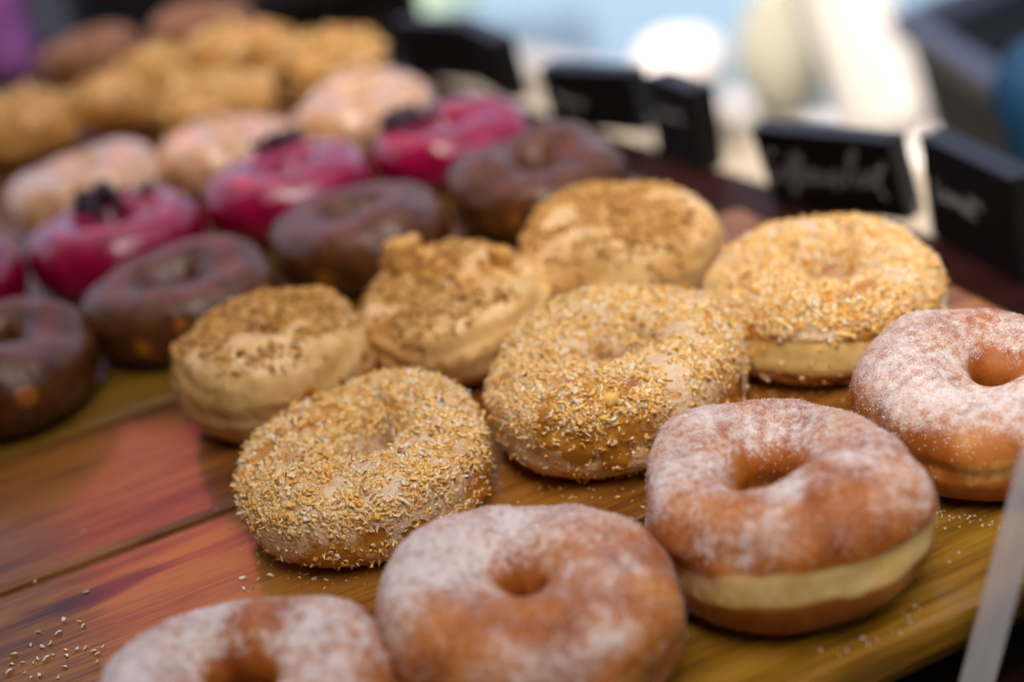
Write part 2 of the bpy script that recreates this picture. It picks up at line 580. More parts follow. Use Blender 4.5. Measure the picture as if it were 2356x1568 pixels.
def sugar_doughnut(label, x, y, R, h, seed, r=0.0066, band=(0.50, 0.13, None), white=(), bare=(), amount=0.0, tilt=(0, 0), notch_z=0.46):
    t = thing('sugared_doughnut', label, 'doughnut', (x, y, 0), 'sugar dusted ring doughnuts in the front row')
    ring = Ring(R, h, r, seed, ei=0.92, rho=0.46, zf=0.56, lump=0.0018, notch=0.0016, notch_z=notch_z, tilt=tilt)
    a, b, P, F = body(ring, 176, 88)
    N, _ = ring.N(a, b)
    bd = ring.band(a, b, band[0], band[1])
    if band[2] is not None: bd = bd * az(a, band[2], 1.25)
    else: bd = bd * 0.35
    low = waves(seed + 50, 95)(P)
    low2 = waves(seed + 51, 240)(P)
    inhole = sstep(-np.cos(b), 0.25, 0.8)
    zr = P[:, 2] / h
    s = -0.05 + 0.45 * sstep(N[:, 2], -0.1, 0.8) + 0.07 * low + 0.05 * low2 + 0.04 * waves(seed + 52, 600)(P) + 0.05 * waves(seed + 53, 1300)(P) + 0.16 * az(a, np.pi * 0.8, 1.4) * sstep(N[:, 2], 0.2, 0.8) - 0.50 * inhole * sstep(zr, 0.95, 0.6) + amount
    s = s + 0.25 * sstep(zr, 0.10, 0.02)
    s = s + 0.24 * spots3d((x, y, 0), P, N, white) - 0.36 * spots3d((x, y, 0), P, N, bare)
    s = s - 0.75 * bd
    mesh_obj('dough', P, F, M_SUGAR, t, attrs={'sugar': s, 'band': bd})
    n = 3000
    lo, lo2 = waves(seed + 50, 95), waves(seed + 51, 240)
    aa, bb, PP, NN, rs = sample(ring, n, lambda a, b, P, N: 0.12 + 0.5 * sstep(N[..., 2], -0.3, 0.7) + 0.22 * lo(P) + 0.15 * lo2(P) - 0.6 * sstep(-np.cos(b), 0.2, 0.7), seed + 9)
    L = rs.uniform(0.0002, 0.00045, n)
    V, F = bits(PP, NN, rs, L, L * 0.9, L * 0.8, 0.7, bend=0.0, lift=0.6, jitter=0.2)
    g = mesh_obj('sugar_grains', V, F, M_GRAIN, t, smooth=False)
    tag(g, kind='stuff')
    return t


def coconut_doughnut(label, x, y, R, h, seed, r=0.0112, band=None, thin=(), n=7200, lo=-0.75, tilt=(0, 0), cream=(), notch=0.0012, hole=(0, 0)):
    t = thing('coconut_doughnut', label, 'doughnut', (x, y, 0), 'doughnuts coated in toasted coconut')
    ring = Ring(R, h, r, seed, lump=0.0014, ei=0.98, rho=0.47, zf=0.38, notch=notch, notch_z=0.42, tilt=tilt, hole=hole)
    a, b, P, F = body(ring, 160, 80)
    N, _ = ring.N(a, b)
    bd = np.zeros(len(a))
    if band: bd = ring.band(a, b, band[0], band[1]) * az(a, band[2], band[3])
    bd = np.maximum(bd, spots3d((x, y, 0), P, N, cream))
    mesh_obj('dough', P, F, M_DOUGH, t, attrs={'band': bd})
    a, b, P, F = shell(ring, 240, 72, lo, 3.6, 0.0008, seed + 4, wob=0.33, drips=16)
    N, _ = ring.N(a, b)
    zr = P[:, 2] / h
    milk = 0.5 + 0.30 * waves(seed + 61, 120)(P)
    bare = spots3d((x, y, 0), P, N, thin)
    if band: bare = np.maximum(bare, ring.band(a, b, band[0], band[1]) * az(a, band[2], band[3]))
    bm = bare > 0.55
    keep = ~(bm[F].any(1))
    bd2 = np.maximum(np.zeros(len(a)), spots3d((x, y, 0), P, N, cream) * 0.8)
    mesh_obj('icing', P, F[keep], M_ICING, t, attrs={'milk': milk - 0.5 * bare, 'band': bd2})
    pat, pat2, pat3 = waves(seed + 70, 150), waves(seed + 71, 420), waves(seed + 72, 1100)
    thinm = lambda P, N: spots3d((x, y, 0), P.reshape(-1, 3), N.reshape(-1, 3), thin).reshape(P.shape[:-1])
    cre = lambda P, N: spots3d((x, y, 0), P.reshape(-1, 3), N.reshape(-1, 3), cream).reshape(P.shape[:-1])

    def dens(a, b, P, N):
        zr = P[..., 2] / h
        d = 0.06 + 0.94 * sstep(N[..., 2], 0.0, 0.72)
        d = d * (0.78 + 0.17 * pat(P) + 0.40 * pat2(P) + 0.2 * pat3(P))
        d = d * sstep(zr, 0.02, 0.30) + 0.10 * sstep(zr, 0.14, 0.02)
        d = d * (1 - 0.85 * sstep(-np.cos(b), 0.40, 0.85) * sstep(zr, 0.92, 0.6))
        d = d * (1 - 0.92 * np.clip(thinm(P, N), 0, 1)) * (1 - 0.80 * cre(P, N))
        if band: d = d * (1 - 0.93 * ring.band(a, b, band[0], band[1]) * az(a, band[2], band[3]))
        return d

    sets = []
    for k, (cnt, l0, l1, w0, w1, th, tm) in enumerate(((int(n * 0.30), .0004, .0009, .0004, .0008, .00035, 0.6),
                                                       (int(n * 0.30), .0008, .0017, .0007, .0013, .00048, 0.6),
                                                       (int(n * 0.15), .0015, .0034, .0005, .0009, .00034, 0.9),
                                                       (int(n * 0.22), .0013, .0025, .0010, .0019, .00040, 0.6),
                                                       (int(n * 0.03), .0026, .0044, .0010, .0020, .00038, 0.9))):
        aa, bb, PP, NN, rs = sample(ring, cnt, dens, seed + 20 + k)
        PP = PP + NN * 0.0006
        L = rs.uniform(l0, l1, cnt)
        W = rs.uniform(w0, w1, cnt)
        V, F = bits(PP, NN, rs, L, W, np.full(cnt, th), tm, bend=0.30, lift=0.75, jitter=0.36)
        tone = np.clip(rs.normal(0.62, 0.20, cnt), 0.06, 0.95)
        white = rs.uniform(size=cnt) < 0.08
        tone[white] = rs.uniform(0.85, 1.0, white.sum())
        sets.append((V, F, tone))
    put_bits('coconut_flakes', M_FLAKE, t, sets)
    return t, ring


def coated_doughnut(name, label, group, mat, x, y, R, h, seed, r=0.0062, lo=-0.9, hi=4.35, bare=(), ridges=0.0, fine=True, wob=0.25,
                    lump=0.0014, band=0.3, tilt=(0, 0), thick=0.0011):
    t = thing(name, label, 'doughnut', (x, y, 0), group)
    ring = Ring(R, h, r, seed, lump=lump, notch=0.0010, ridges=ridges, tilt=tilt)
    nu, nv = (150, 72) if fine else (96, 48)
    a, b, P, F = body(ring, nu, nv)
    mesh_obj('dough', P, F, M_DOUGH, t, attrs={'band': ring.band(a, b, 0.3, 0.16) * band})
    a, b, P, F = shell(ring, int(nu * 1.3), nv, lo, hi, thick, seed + 4, wob=wob, drips=9)
    N, _ = ring.N(a, b)
    mesh_obj('glaze', P, F, mat, t, attrs={'bare': spots3d((x, y, 0), P, N, bare)})
    return t, ring


def lump_mesh(seed, sx, sy, sz, rough=0.16, sub=2, boxy=0.0):
    import bmesh
    bm = bmesh.new()
    bmesh.ops.create_icosphere(bm, subdivisions=sub, radius=1.0)
    V = np.array([v.co[:] for v in bm.verts])
    F = np.array([[v.index for v in f.verts] for f in bm.faces])
    bm.free()
    if boxy:
        m = np.abs(V).max(1, keepdims=True)
        V = V * (1 - boxy) + V / m * boxy * 0.92
    n1, n2 = waves(seed, 2.6, 10), waves(seed + 1, 7.0, 10)
    V = V * (1 + rough * n1(V) + rough * 0.4 * n2(V))[:, None]
    V = V * np.array([sx, sy, sz])
    V[:, 2] -= V[:, 2].min()
    return V, F


# -- sugar ring doughnuts (front row)
sugar_doughnut('sugar dusted ring doughnut cut off by the bottom edge at the lower left', 0.0380, 0.3990, 0.0450, 0.0431, 11,
               white=[(720, 1450, 0.012), (640, 1520, 0.010), (780, 1530, 0.012), (500, 1400, 0.008)],
               bare=[(600, 1420, 0.008), (620, 1560, 0.006), (850, 1530, 0.007)], amount=0.02)
sugar_doughnut('large sugar dusted ring doughnut at the bottom centre of the front row', 0.1287, 0.3868, 0.0474, 0.0438, 23,
               white=[(1060, 1230, 0.009), (1000, 1330, 0.012), (1180, 1180, 0.006), (1440, 1290, 0.008), (1440, 1470, 0.007)],
               bare=[(1280, 1440, 0.012), (1000, 1500, 0.016), (1480, 1430, 0.012), (1500, 1530, 0.012)], amount=-0.02)
sugar_doughnut('sugar dusted ring doughnut with a wide pale band around its side', 0.2228, 0.3898, 0.0503, 0.0464, 35,
               band=(0.53, 0.125, CAMDIR + 0.12), r=0.0088,
               white=[(1700, 1110, 0.010), (1560, 1080, 0.008), (1820, 1110, 0.008), (1620, 960, 0.006), (1950, 1050, 0.008)],
               bare=[(1660, 1180, 0.012), (1900, 1180, 0.012), (1960, 1130, 0.006), (1850, 1380, 0.014), (1650, 1360, 0.010)], amount=0.0, notch_z=0.56)
sugar_doughnut('sugar dusted ring doughnut cut off by the right edge below the Coconut sign', 0.3224, 0.4033, 0.0480, 0.0385, 47,
               white=[(2270, 940, 0.010), (2330, 930, 0.010), (2230, 980, 0.006)],
               bare=[(2270, 820, 0.007), (2150, 1040, 0.012), (2260, 1060, 0.012)], amount=0.05)

# -- toasted coconut doughnuts (second row)
coconut_doughnut('toasted coconut doughnut nearest the bare planks at the left end of its row', 0.1205, 0.5230, 0.0512, 0.0345, 101,
                 thin=[(860, 1235, 0.005), (960, 1232, 0.006), (1085, 1190, 0.006)], lo=-1.15, n=17500, hole=(0.0045, 0.0))
t_c2, ring_c2 = coconut_doughnut('toasted coconut doughnut in the middle of the picture, its lower front bare and golden', 0.2250, 0.5141, 0.0532, 0.0400, 113,
                 thin=[(1270, 1010, 0.006), (1330, 1040, 0.007), (1420, 1050, 0.007), (1700, 900, 0.005)],
                 lo=-1.0, n=17500, hole=(0.0045, 0.0))
coconut_doughnut('toasted coconut doughnut below the signs with a pale yellow crumb band showing', 0.3305, 0.5195, 0.0530, 0.0365, 131,
                 band=(0.44, 0.22, CAMDIR + 0.02, 1.15), n=17500, hole=(0.0045, 0.0), lo=-0.9)
# the clump stuck on the front of the middle one
V, F = lump_mesh(7, 0.0034, 0.0030, 0.0022, 0.30, 2, 0.5)
q = None
aa = np.linspace(0, 2 * np.pi, 200)
A_, B_ = np.meshgrid(aa, np.linspace(0.0, 2.0, 120))
PP = ring_c2.S(A_.ravel(), B_.ravel()) + np.array([0.2250, 0.5141, 0])
u_, v_ = pix(PP)
q = PP[((u_ - 1405) ** 2 + (v_ - 925) ** 2).argmin()] - np.array([0.2250, 0.5141, 0])
mesh_obj('coconut_clump', V, F, M_FLAKE, t_c2, attrs={'tone': np.full(len(V), 0.5)}, loc=(q[0], q[1], q[2] - 0.0012), smooth=False)


# -- coffee and walnut doughnuts (third row)
def walnut_doughnut(label, x, y, R, h, seed, crumb_n, cx=0.0, cy=0.0, spread=0.85, **kw):
    t, ring = coated_doughnut('walnut_doughnut', label, 'coffee iced doughnuts with walnut crumbs', M_COFFEE, x, y, R, h, seed,
                              lo=-1.0, **kw)
    pat, pat2 = waves(seed + 70, 110), waves(seed + 71, 330)

    def dens(a, b, P, N):
        top = sstep(N[..., 2], 0.25, 0.8)
        ctr = np.exp(-(((P[..., 0] - cx) ** 2 + (P[..., 1] - cy) ** 2) / (R * spread) ** 2) ** 2)
        d = top * ctr * np.clip(0.42 + 0.65 * pat(P) + 0.35 * pat2(P), 0, 1)
        d = d + 0.009 * sstep(N[..., 2], -0.4, 0.2) * (1 + pat2(P))
        return d * (1 - 0.5 * sstep(-np.cos(b), 0.5, 1.0))

    sets = []
    for k, (cnt, l0, l1) in enumerate(((int(crumb_n * 0.56), .0006, .0014), (int(crumb_n * 0.36), .0010, .0021), (int(crumb_n * 0.08), .0018, .0034))):
        aa, bb, PP, NN, rs = sample(ring, cnt, dens, seed + 20 + k)
        PP = PP + NN * 0.0010
        L = rs.uniform(l0, l1, cnt)
        V, F = bits(PP, NN, rs, L, L * rs.uniform(.6, 1, cnt), L * 0.7, 0.5, bend=0.1, lift=0.4, jitter=0.28)
        tone = np.clip(rs.normal(0.45, 0.28, cnt), 0.08, 1)
        dk = rs.uniform(size=cnt) < 0.06
        tone[dk] = rs.uniform(0, 0.06, dk.sum())
        sets.append((V, F, tone))
    put_bits('walnut_crumbs', M_CRUMB, t, sets)
    return t, ring


walnut_doughnut('coffee iced walnut doughnut beside the bare planks, orange patch low on its side', 0.1140, 0.6282, 0.0430, 0.0435, 201, 4200, cy=0.004, r=0.004,
                bare=[(715, 912, 0.0045), (838, 835, 0.005)], spread=0.80, lump=0.0017, ridges=0.0003)
t_k2, ring_k2 = walnut_doughnut('coffee iced walnut doughnut topped with two big biscuit brown chunks', 0.2000, 0.6215, 0.0446, 0.0375, 213, 3400, cx=-0.006, r=0.004,
                ridges=0.0006, spread=0.78, lump=0.0016)
walnut_doughnut('coffee iced walnut doughnut at the right end of its row, below the Coffeewalnut sign', 0.2895, 0.6225, 0.0465, 0.0430, 227, 5200, r=0.004, spread=0.92, ridges=0.0004, lump=0.0017)


def chunk(px, py, seed, sx, sy, sz, rz):
    A_, B_ = np.meshgrid(np.linspace(0, 2 * np.pi, 200), np.linspace(0.6, 2.6, 120))
    PP = ring_k2.S(A_.ravel(), B_.ravel())
    u_, v_ = pix(PP + np.array([0.2000, 0.6215, 0]))
    q = PP[((u_ - px) ** 2 + (v_ - py) ** 2).argmin()]
    V, F = lump_mesh(seed, sx, sy, sz, 0.11, 3, 0.85)
    V += 0.00035 * np.stack([waves(seed + 5 + k, 1500)(V) for k in range(3)], 1)
    o = mesh_obj('walnut_chunk', V, F, M_CRUMB, t_k2, attrs={'tone': np.clip(0.50 + 0.13 * waves(seed + 3, 900)(V), 0.1, 1)},
                 loc=(q[0], q[1], q[2] - 0.0012), smooth=False)
    o.rotation_euler = (0, 0.12, rz)


chunk(930, 620, 5, 0.0092, 0.0068, 0.0078, 0.35)
chunk(985, 612, 41, 0.0052, 0.0045, 0.0048, 1.2)
chunk(1020, 625, 9, 0.0040, 0.0035, 0.0030, 1.1)
chunk(1160, 612, 14, 0.0058, 0.0040, 0.0050, -0.9)
chunk(1070, 655, 19, 0.0048, 0.0042, 0.0026, 0.2)
for _px, _py, _s in ((985, 640, 0.0032), (900, 640, 0.0030), (1120, 630, 0.0030), (1040, 640, 0.0036), (960, 660, 0.0028), (1000, 612, 0.0034), (1185, 628, 0.0030), (1100, 672, 0.0026)):
    chunk(_px, _py, int(_px), _s, _s * 0.8, _s * 0.75, _px * 0.37)

# -- chocolate doughnuts (fourth row)
GC = 'chocolate glazed doughnuts'
coated_doughnut('chocolate_doughnut', 'chocolate glazed doughnut cut off by the left edge of the picture', GC, M_CHOC, 0.0075, 0.7296, 0.0455, 0.0395, 301, lo=-1.2,
                bare=[(65, 915, 0.006)], lump=0.0017, thick=0.0014)
coated_doughnut('chocolate_doughnut', 'chocolate glazed doughnut between the cut-off one and the pink glaze, orange patch at its base', GC, M_CHOC, 0.0991, 0.7451, 0.0475, 0.0365, 313, lo=-1.2,
                bare=[(330, 795, 0.0050), (420, 748, 0.004)], lump=0.0015, thick=0.0014)
coated_doughnut('chocolate_doughnut', 'chocolate glazed doughnut directly behind the walnut doughnut with chunks', GC, M_CHOC, 0.2004, 0.7553, 0.0488, 0.0350, 327, lo=-1.2,
                bare=[(745, 640, 0.006)], lump=0.0014, thick=0.0014)
coated_doughnut('chocolate_doughnut', 'chocolate glazed doughnut at the right end of its row, nearest the signs', GC, M_CHOC, 0.3002, 0.7462, 0.0480, 0.0360, 341, lo=-1.2,
                bare=[(1180, 510, 0.004)], lump=0.0024, thick=0.0014)

# -- pink doughnuts with dark berries (fifth row)
berry_me = [lump_mesh(400 + k, 0.0040, 0.0034, 0.0034, 0.42, 2) for k in range(4)]


def pink(label, x, y, R, h, seed, pile, n=34):
    t, ring = coated_doughnut('pink_doughnut', label, 'crimson glazed doughnuts with dark berries', M_PINK, x, y, R, h, seed, lo=-1.25, fine=False, r=0.0065, lump=0.0013, thick=0.0014)
    if pile is None: return
    rs = np.random.RandomState(seed + 3)
    A_, B_ = np.meshgrid(np.linspace(0, 2 * np.pi, 140), np.linspace(0.5, 3.0, 90))
    PP = ring.S(A_.ravel(), B_.ravel())
    u_, v_ = pix(PP + np.array([x, y, 0]))
    q0 = PP[((u_ - pile[0]) ** 2 + (v_ - pile[1]) ** 2).argmin()]
    base = None
    for k in range(n):
        off = rs.normal(size=2) * np.array([0.0075, 0.0055])
        rr = math.hypot(off[0], off[1])
        i = ((PP[:, 0] - q0[0] - off[0]) ** 2 + (PP[:, 1] - q0[1] - off[1]) ** 2).argmin()
        z = max(PP[i][2], q0[2] - 0.004) - 0.001 + max(0, 0.0110 - rr * 0.7) * rs.uniform(0, 1)
        V, F = berry_me[k % 4]
        o = mesh_obj('berry', V, F, M_BERRY, t, attrs={'bare': np.zeros(len(V))}, loc=(q0[0] + off[0], q0[1] + off[1], z)) if k < 4 else None
        if o is None:
            o = bpy.data.objects.new('berry', bases[k % 4].data)
            C.objects.link(o); o.parent = t
            o.location = (q0[0] + off[0], q0[1] + off[1], z)
        else:
            bases = (bases if k else []) + [o]
        o.rotation_euler = (rs.uniform(0, 6), rs.uniform(0, 6), rs.uniform(0, 6))
        s = rs.uniform(0.7, 1.25)
        o.scale = (s, s, s)


pink('crimson glazed doughnut just a sliver of which shows at the left edge', -0.0120, 0.8593, 0.0480, 0.0405, 401, None)
pink('crimson glazed doughnut with dark berries at the left end of its row', 0.0900, 0.8593, 0.0490, 0.0370, 413, (235, 470))
pink('crimson glazed doughnut with dark berries in the middle of its row', 0.1935, 0.8591, 0.0490, 0.0370, 427, (655, 345))
pink('crimson glazed doughnut with dark berries nearest the signs', 0.2960, 0.8595, 0.0465, 0.0315, 441, (945, 280))

# -- pale glazed doughnuts (sixth row)
GP = 'pale glazed doughnuts behind the crimson ones'
coated_doughnut('glazed_doughnut', 'pale glazed doughnut behind the left crimson one, left end of its row', GP, M_PALE, 0.0921, 0.9650, 0.0485, 0.0390, 501, lo=-0.6, fine=False)
coated_doughnut('glazed_doughnut', 'pale glazed doughnut in the middle of its row, behind the middle crimson one', GP, M_PALE, 0.1835, 0.9620, 0.0430, 0.0350, 513, lo=-0.6, fine=False)
coated_doughnut('glazed_doughnut', 'pale glazed doughnut at the right end of its row, nearest the signs', GP, M_PALE, 0.2700, 0.9520, 0.0460, 0.0385, 527, lo=-0.6, fine=False)


# -- golden nut doughnuts and brown ones (far rows)
def nut(label, x, y, R, h, seed):
    t, ring = coated_doughnut('nut_doughnut', label, 'golden nut topped doughnuts at the back', M_GOLD, x, y, R, h, seed, lo=-0.8, fine=False, lump=0.0036)
    cnt = 170
    aa, bb, PP, NN, rs = sample(ring, cnt, lambda a, b, P, N: sstep(N[..., 2], 0.0, 0.6) * (0.6 + 0.4 * waves(seed + 8, 120)(P)), seed + 2)
    L = rs.uniform(0.002, 0.0070, cnt)
    V, F = bits(PP + NN * 0.001, NN, rs, L, L * 0.8, L * 0.6, 0.6, bend=0.1, lift=0.4, jitter=0.25)
    put_bits('nut_crumbs', M_NUT, t, [(V, F, np.clip(rs.normal(0.6, 0.25, cnt), 0, 1))])


nut('golden nut topped doughnut at the left edge of the picture', 0.0790, 1.1586, 0.0385, 0.0410, 601)
nut('golden nut topped doughnut in front of the dark brown one at far left', 0.1612, 1.1595, 0.0390, 0.0410, 613)
nut('golden nut topped doughnut directly behind the middle pale glazed one', 0.2017, 1.0600, 0.0370, 0.0400, 627)
nut('golden nut topped doughnut in front of the farthest brown one', 0.2530, 1.1706, 0.0400, 0.0415, 641)
nut('golden nut topped doughnut nearest the farthest pair of signs', 0.2960, 1.0780, 0.0390, 0.0405, 653)
GB = 'brown glazed doughnuts in the farthest row'
coated_doughnut('brown_doughnut', 'brown glazed doughnut in the farthest row, the left one of two', GB, M_BROWN, 0.1602, 1.3213, 0.0425, 0.0370, 701, fine=False)
coated_doughnut('brown_doughnut', 'brown glazed doughnut in the farthest row, the right one of two', GB, M_BROWN, 0.2537, 1.3205, 0.0445, 0.0360, 713, fine=False)

# ------------------------------------------------------------------ serving board of planks
board = thing('serving_board', 'varnished wooden plank board the doughnuts are laid out on', 'board', (0, 0, -0.0165))
TH = 0.0165
kn = on_z(252, 1352, 0)
edges = [0.333, 0.446, 0.562, 0.679, 0.797, 0.914, 1.031, 1.148, 1.265, 1.382]
tones = [((0.075, 0.032, 0.002), (0.240, 0.118, 0.008), (0.37, 0.205, 0.022)),
         ((0.060, 0.016, 0.003), (0.220, 0.078, 0.009), (0.38, 0.170, 0.022)),
         ((0.050, 0.013, 0.003), (0.185, 0.060, 0.009), (0.31, 0.120, 0.020)),
         ((0.080, 0.034, 0.003), (0.240, 0.112, 0.008), (0.35, 0.185, 0.018))]
for i in range(len(edges) - 1):
    y0, y1 = edges[i] + 0.0012, edges[i + 1] - 0.0012
    xe = max(0.315, 0.400 - 0.15 * ((y0 + y1) / 2 - 0.52))
    x0, x1 = -0.42, xe
    V, F = box_mesh(x1 - x0, y1 - y0, TH, 0.0045)
    yc = (y0 + y1) / 2
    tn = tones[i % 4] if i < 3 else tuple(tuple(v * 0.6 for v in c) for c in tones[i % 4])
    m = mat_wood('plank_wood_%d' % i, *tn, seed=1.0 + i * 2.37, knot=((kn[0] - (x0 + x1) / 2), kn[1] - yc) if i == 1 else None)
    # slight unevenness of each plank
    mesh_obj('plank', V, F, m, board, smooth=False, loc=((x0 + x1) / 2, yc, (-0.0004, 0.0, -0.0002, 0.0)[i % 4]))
V, F = box_mesh(0.05, 1.03, 0.02, 0.002)
for bx in (-0.3, 0.2):
    mesh_obj('batten', V, F, mat_wood('batten_wood', *tones[0], seed=33.0 + bx), board, smooth=False, loc=(bx, 0.858, -0.0202))

# ------------------------------------------------------------------ dark table under and beside the board
TZ = -0.0205


def edge_x(y): return 0.457 - 0.14 * (y - 0.79)


t = thing('table', 'dark red brown wooden table under the board, carrying the signs', 'table', (0, 0, TZ))
poly = [(-0.6, 0.12), (edge_x(0.12), 0.12), (edge_x(1.62), 1.62), (-0.6, 1.62)]
V = [(x, y, z) for z in (-0.022, 0.0) for x, y in poly]
F = [(3, 2, 1, 0), (4, 5, 6, 7)] + [(i, (i + 1) % 4, 4 + (i + 1) % 4, 4 + i) for i in range(4)]
M_TABLE = mat_wood('dark_table_wood', (0.008, 0.0020, 0.0018), (0.018, 0.004, 0.003), (0.030, 0.008, 0.005), seed=5.0, coat=0.0, spec=0.15)
TOP = 0.0  # table top is the top of this slab; the board's battens sit on it
o = mesh_obj('table_top', V, F, M_TABLE, t, smooth=False)
o.location = (0, 0, -0.0165)
LV, LF = box_mesh(0.05, 0.05, 0.84, 0.003)
for lx, ly in ((-0.55, 0.2), (0.42, 0.2), (-0.55, 1.55), (0.26, 1.55)):
    mesh_obj('leg', LV, LF, M_TABLE, t, smooth=False, loc=(lx, ly, -0.0165 - 0.022 - 0.84))
TABLE_Z = TZ - 0.0165

# ------------------------------------------------------------------ blackboard signs
M_SLATE = NT('black_slate')
_v = M_SLATE.coord()
_n = M_SLATE.noise(_v, 300, 4, 0.7)
M_SLATE = M_SLATE.set(color=M_SLATE.mix(_n, (0.003, 0.003, 0.0035), (0.009, 0.009, 0.010)), rough=0.40, spec=0.45,
                      normal=M_SLATE.bump(_n, 0.0003, 0.3))
M_CHALK = plain('chalk', (0.42, 0.42, 0.43), 0.9, 0.1, 0.3, 900)
M_STUD = plain('grey_stud', (0.30, 0.29, 0.30), 0.3, 0.5)


def sign(label, BL, BR, TL, TR, depth, strokes=None, face=None, lw=0.0008, stud=False):
    """block standing on the table; BL and BR are photo pixels of the front face's lower corners"""
    a, b = on_z(*BL, TABLE_Z), on_z(*BR, TABLE_Z)
    w = np.linalg.norm(b - a)
    tx = (b - a) / w
    nb = np.array([-tx[1], tx[0], 0])         # away from the reader
    t = thing('chalk_sign', label, 'sign', tuple(a), 'black chalkboard price blocks')
    t.rotation_euler = (0, 0, math.atan2(tx[1], tx[0]))
    fh = [np.linalg.solve(np.stack([-nb, np.array([0, 0, 1.0]), -ray(*T)], 1), CAM_O - B)[:2] for T, B in ((TL, a), (TR, b))]
    fwd, H = np.mean(fh, axis=0)              # the face overhangs a little towards the reader
    V, F = box_mesh(w, depth, H, 0.0011)
    V = np.asarray(V) + np.array([w / 2, depth / 2, 0])
    V[:, 1] -= V[:, 2] / H * fwd
    mesh_obj('block', V, F, M_SLATE, t, smooth=False)
    if strokes:
        Vs, Fs = [], []
        for st in strokes:
            p = np.array([face(x, y) for x, y in st])          # (s, t) with t downward
            q = np.stack([p[:, 0] * w, -0.00025 - (1 - p[:, 1]) * fwd, (1 - p[:, 1]) * H], 1)
            # smooth the polyline
            for _ in range(2):
                r_ = [q[0]]
                for i in range(len(q) - 1):
                    r_ += [0.75 * q[i] + 0.25 * q[i + 1], 0.25 * q[i] + 0.75 * q[i + 1]]
                q = np.array(r_ + [q[-1]])
            d = np.gradient(q, axis=0)
            d /= np.maximum(np.linalg.norm(d, axis=1, keepdims=True), 1e-9)
            nrm = np.stack([-d[:, 2], np.zeros(len(d)), d[:, 0]], 1) * lw / 2
            off = len(Vs)
            for i in range(len(q)):
                for s, yy in ((-1, 0), (1, 0), (1, 0.0003), (-1, 0.0003)):
                    Vs.append(q[i] + nrm[i] * s + np.array([0, yy, 0]))
            for i in range(len(q) - 1):
                k = off + i * 4
                for e in range(4):
                    Fs.append((k + e, k + (e + 1) % 4, k + 4 + (e + 1) % 4, k + 4 + e))
        mesh_obj('chalk_writing', np.array(Vs), Fs, M_CHALK, t, smooth=False)
    if stud:
        V, F = lump_mesh(3, 0.0030, 0.0020, 0.0034, 0.03, 2)
        mesh_obj('stud', V, F, M_STUD, t, loc=(w - 0.001, depth * 0.45, 0.0015))
    return t


def quadmap(TL, TR, BR, BL):
    """inverse bilinear map from a picture quad to (s, t)"""
    TL, TR, BR, BL = map(np.array, (TL, TR, BR, BL))

    def f(x, y):
        s = t = 0.5
        for _ in range(20):
            top, bot = TL + (TR - TL) * s, BL + (BR - BL) * s
            p = top + (bot - top) * t
            ds = (TR - TL) * (1 - t) + (BR - BL) * t
            dt = bot - top
            J = np.array([ds, dt]).T
            e = np.linalg.solve(J, np.array([x, y]) - p)
            s += e[0]; t += e[1]
        return s, t
    return f


coffee_st = [
    [(450, 290), (380, 262), (320, 350), (308, 480), (350, 600), (420, 660), (500, 600)],
    [(565, 480), (500, 500), (480, 580), (520, 645), (590, 600), (602, 520), (560, 480)],
    [(600, 600), (680, 430), (695, 300), (650, 262), (630, 400), (660, 600), (695, 780), (680, 850), (640, 800), (690, 640)],
    [(700, 620), (770, 450), (765, 330), (725, 320), (715, 500), (745, 700), (735, 790)],
    [(780, 600), (850, 560), (850, 500), (810, 500), (795, 600), (850, 665), (900, 620)],
    [(890, 600), (955, 560), (950, 490), (910, 500), (900, 600), (950, 665), (1000, 600)],
    [(1000, 470), (1020, 620), (1060, 665), (1090, 550), (1115, 665), (1150, 640), (1170, 480)],
    [(1265, 520), (1205, 500), (1180, 600), (1210, 690), (1260, 620), (1265, 510), (1235, 700), (1250, 760)],
    [(1300, 660), (1400, 450), (1450, 270), (1410, 175), (1365, 250), (1360, 450), (1365, 640), (1400, 690)],
    [(1460, 700), (1485, 500), (1480, 660), (1530, 480), (1580, 520), (1560, 700)],
    [(1630, 500), (1610, 640), (1650, 700), (1690, 620), (1720, 480), (1715, 680)],
    [(1785, 300), (1760, 480), (1745, 640), (1790, 740), (1850, 800), (1910, 860)],
    [(1650, 470), (1740, 440), (1830, 440)]]
coco_st = [
    [(228, 470), (205, 510), (205, 580), (235, 640), (265, 640)],
    [(290, 560), (265, 600), (285, 660), (312, 610), (290, 560)],
    [(345, 590), (322, 590), (320, 650), (345, 685)],
    [(370, 610), (350, 650), (365, 695), (388, 650), (370, 610)],
    [(395, 620), (398, 705), (415, 630), (435, 645), (437, 715)],
    [(448, 650), (445, 715), (465, 735), (480, 670), (482, 745)],
    [(490, 670), (495, 755), (510, 770), (522, 690), (525, 780)],
    [(530, 600), (542, 700), (563, 815)],
    [(505, 662), (560, 662), (610, 690), (627, 735)]]
scrib3 = [[(1500, 560), (1530, 680), (1570, 600), (1600, 740), (1640, 650), (1680, 780), (1720, 690), (1750, 830)]]
scrib4 = [[(300, 450), (330, 560), (380, 480), (420, 600), (470, 510), (510, 610), (560, 540), (600, 620), (660, 570)]]
SH = 0.0525
sign('rotated black chalk block reading Coconut at the right edge', (2143, 541), (2350, 659), (2108, 312), (2331, 418), 0.0175, coco_st,
     quadmap((55, 145), (865, 490), (955, 1330), (180, 925)), 0.0011, True)
sign('black chalk block reading Coffeewalnut, seen nearly straight on', (1782, 470), (2092, 512), (1738, 305), (2030, 318), 0.0175, coffee_st,
     quadmap((120, 20), (1800, 45), (2195, 1165), (370, 960)), 0.0010, True)
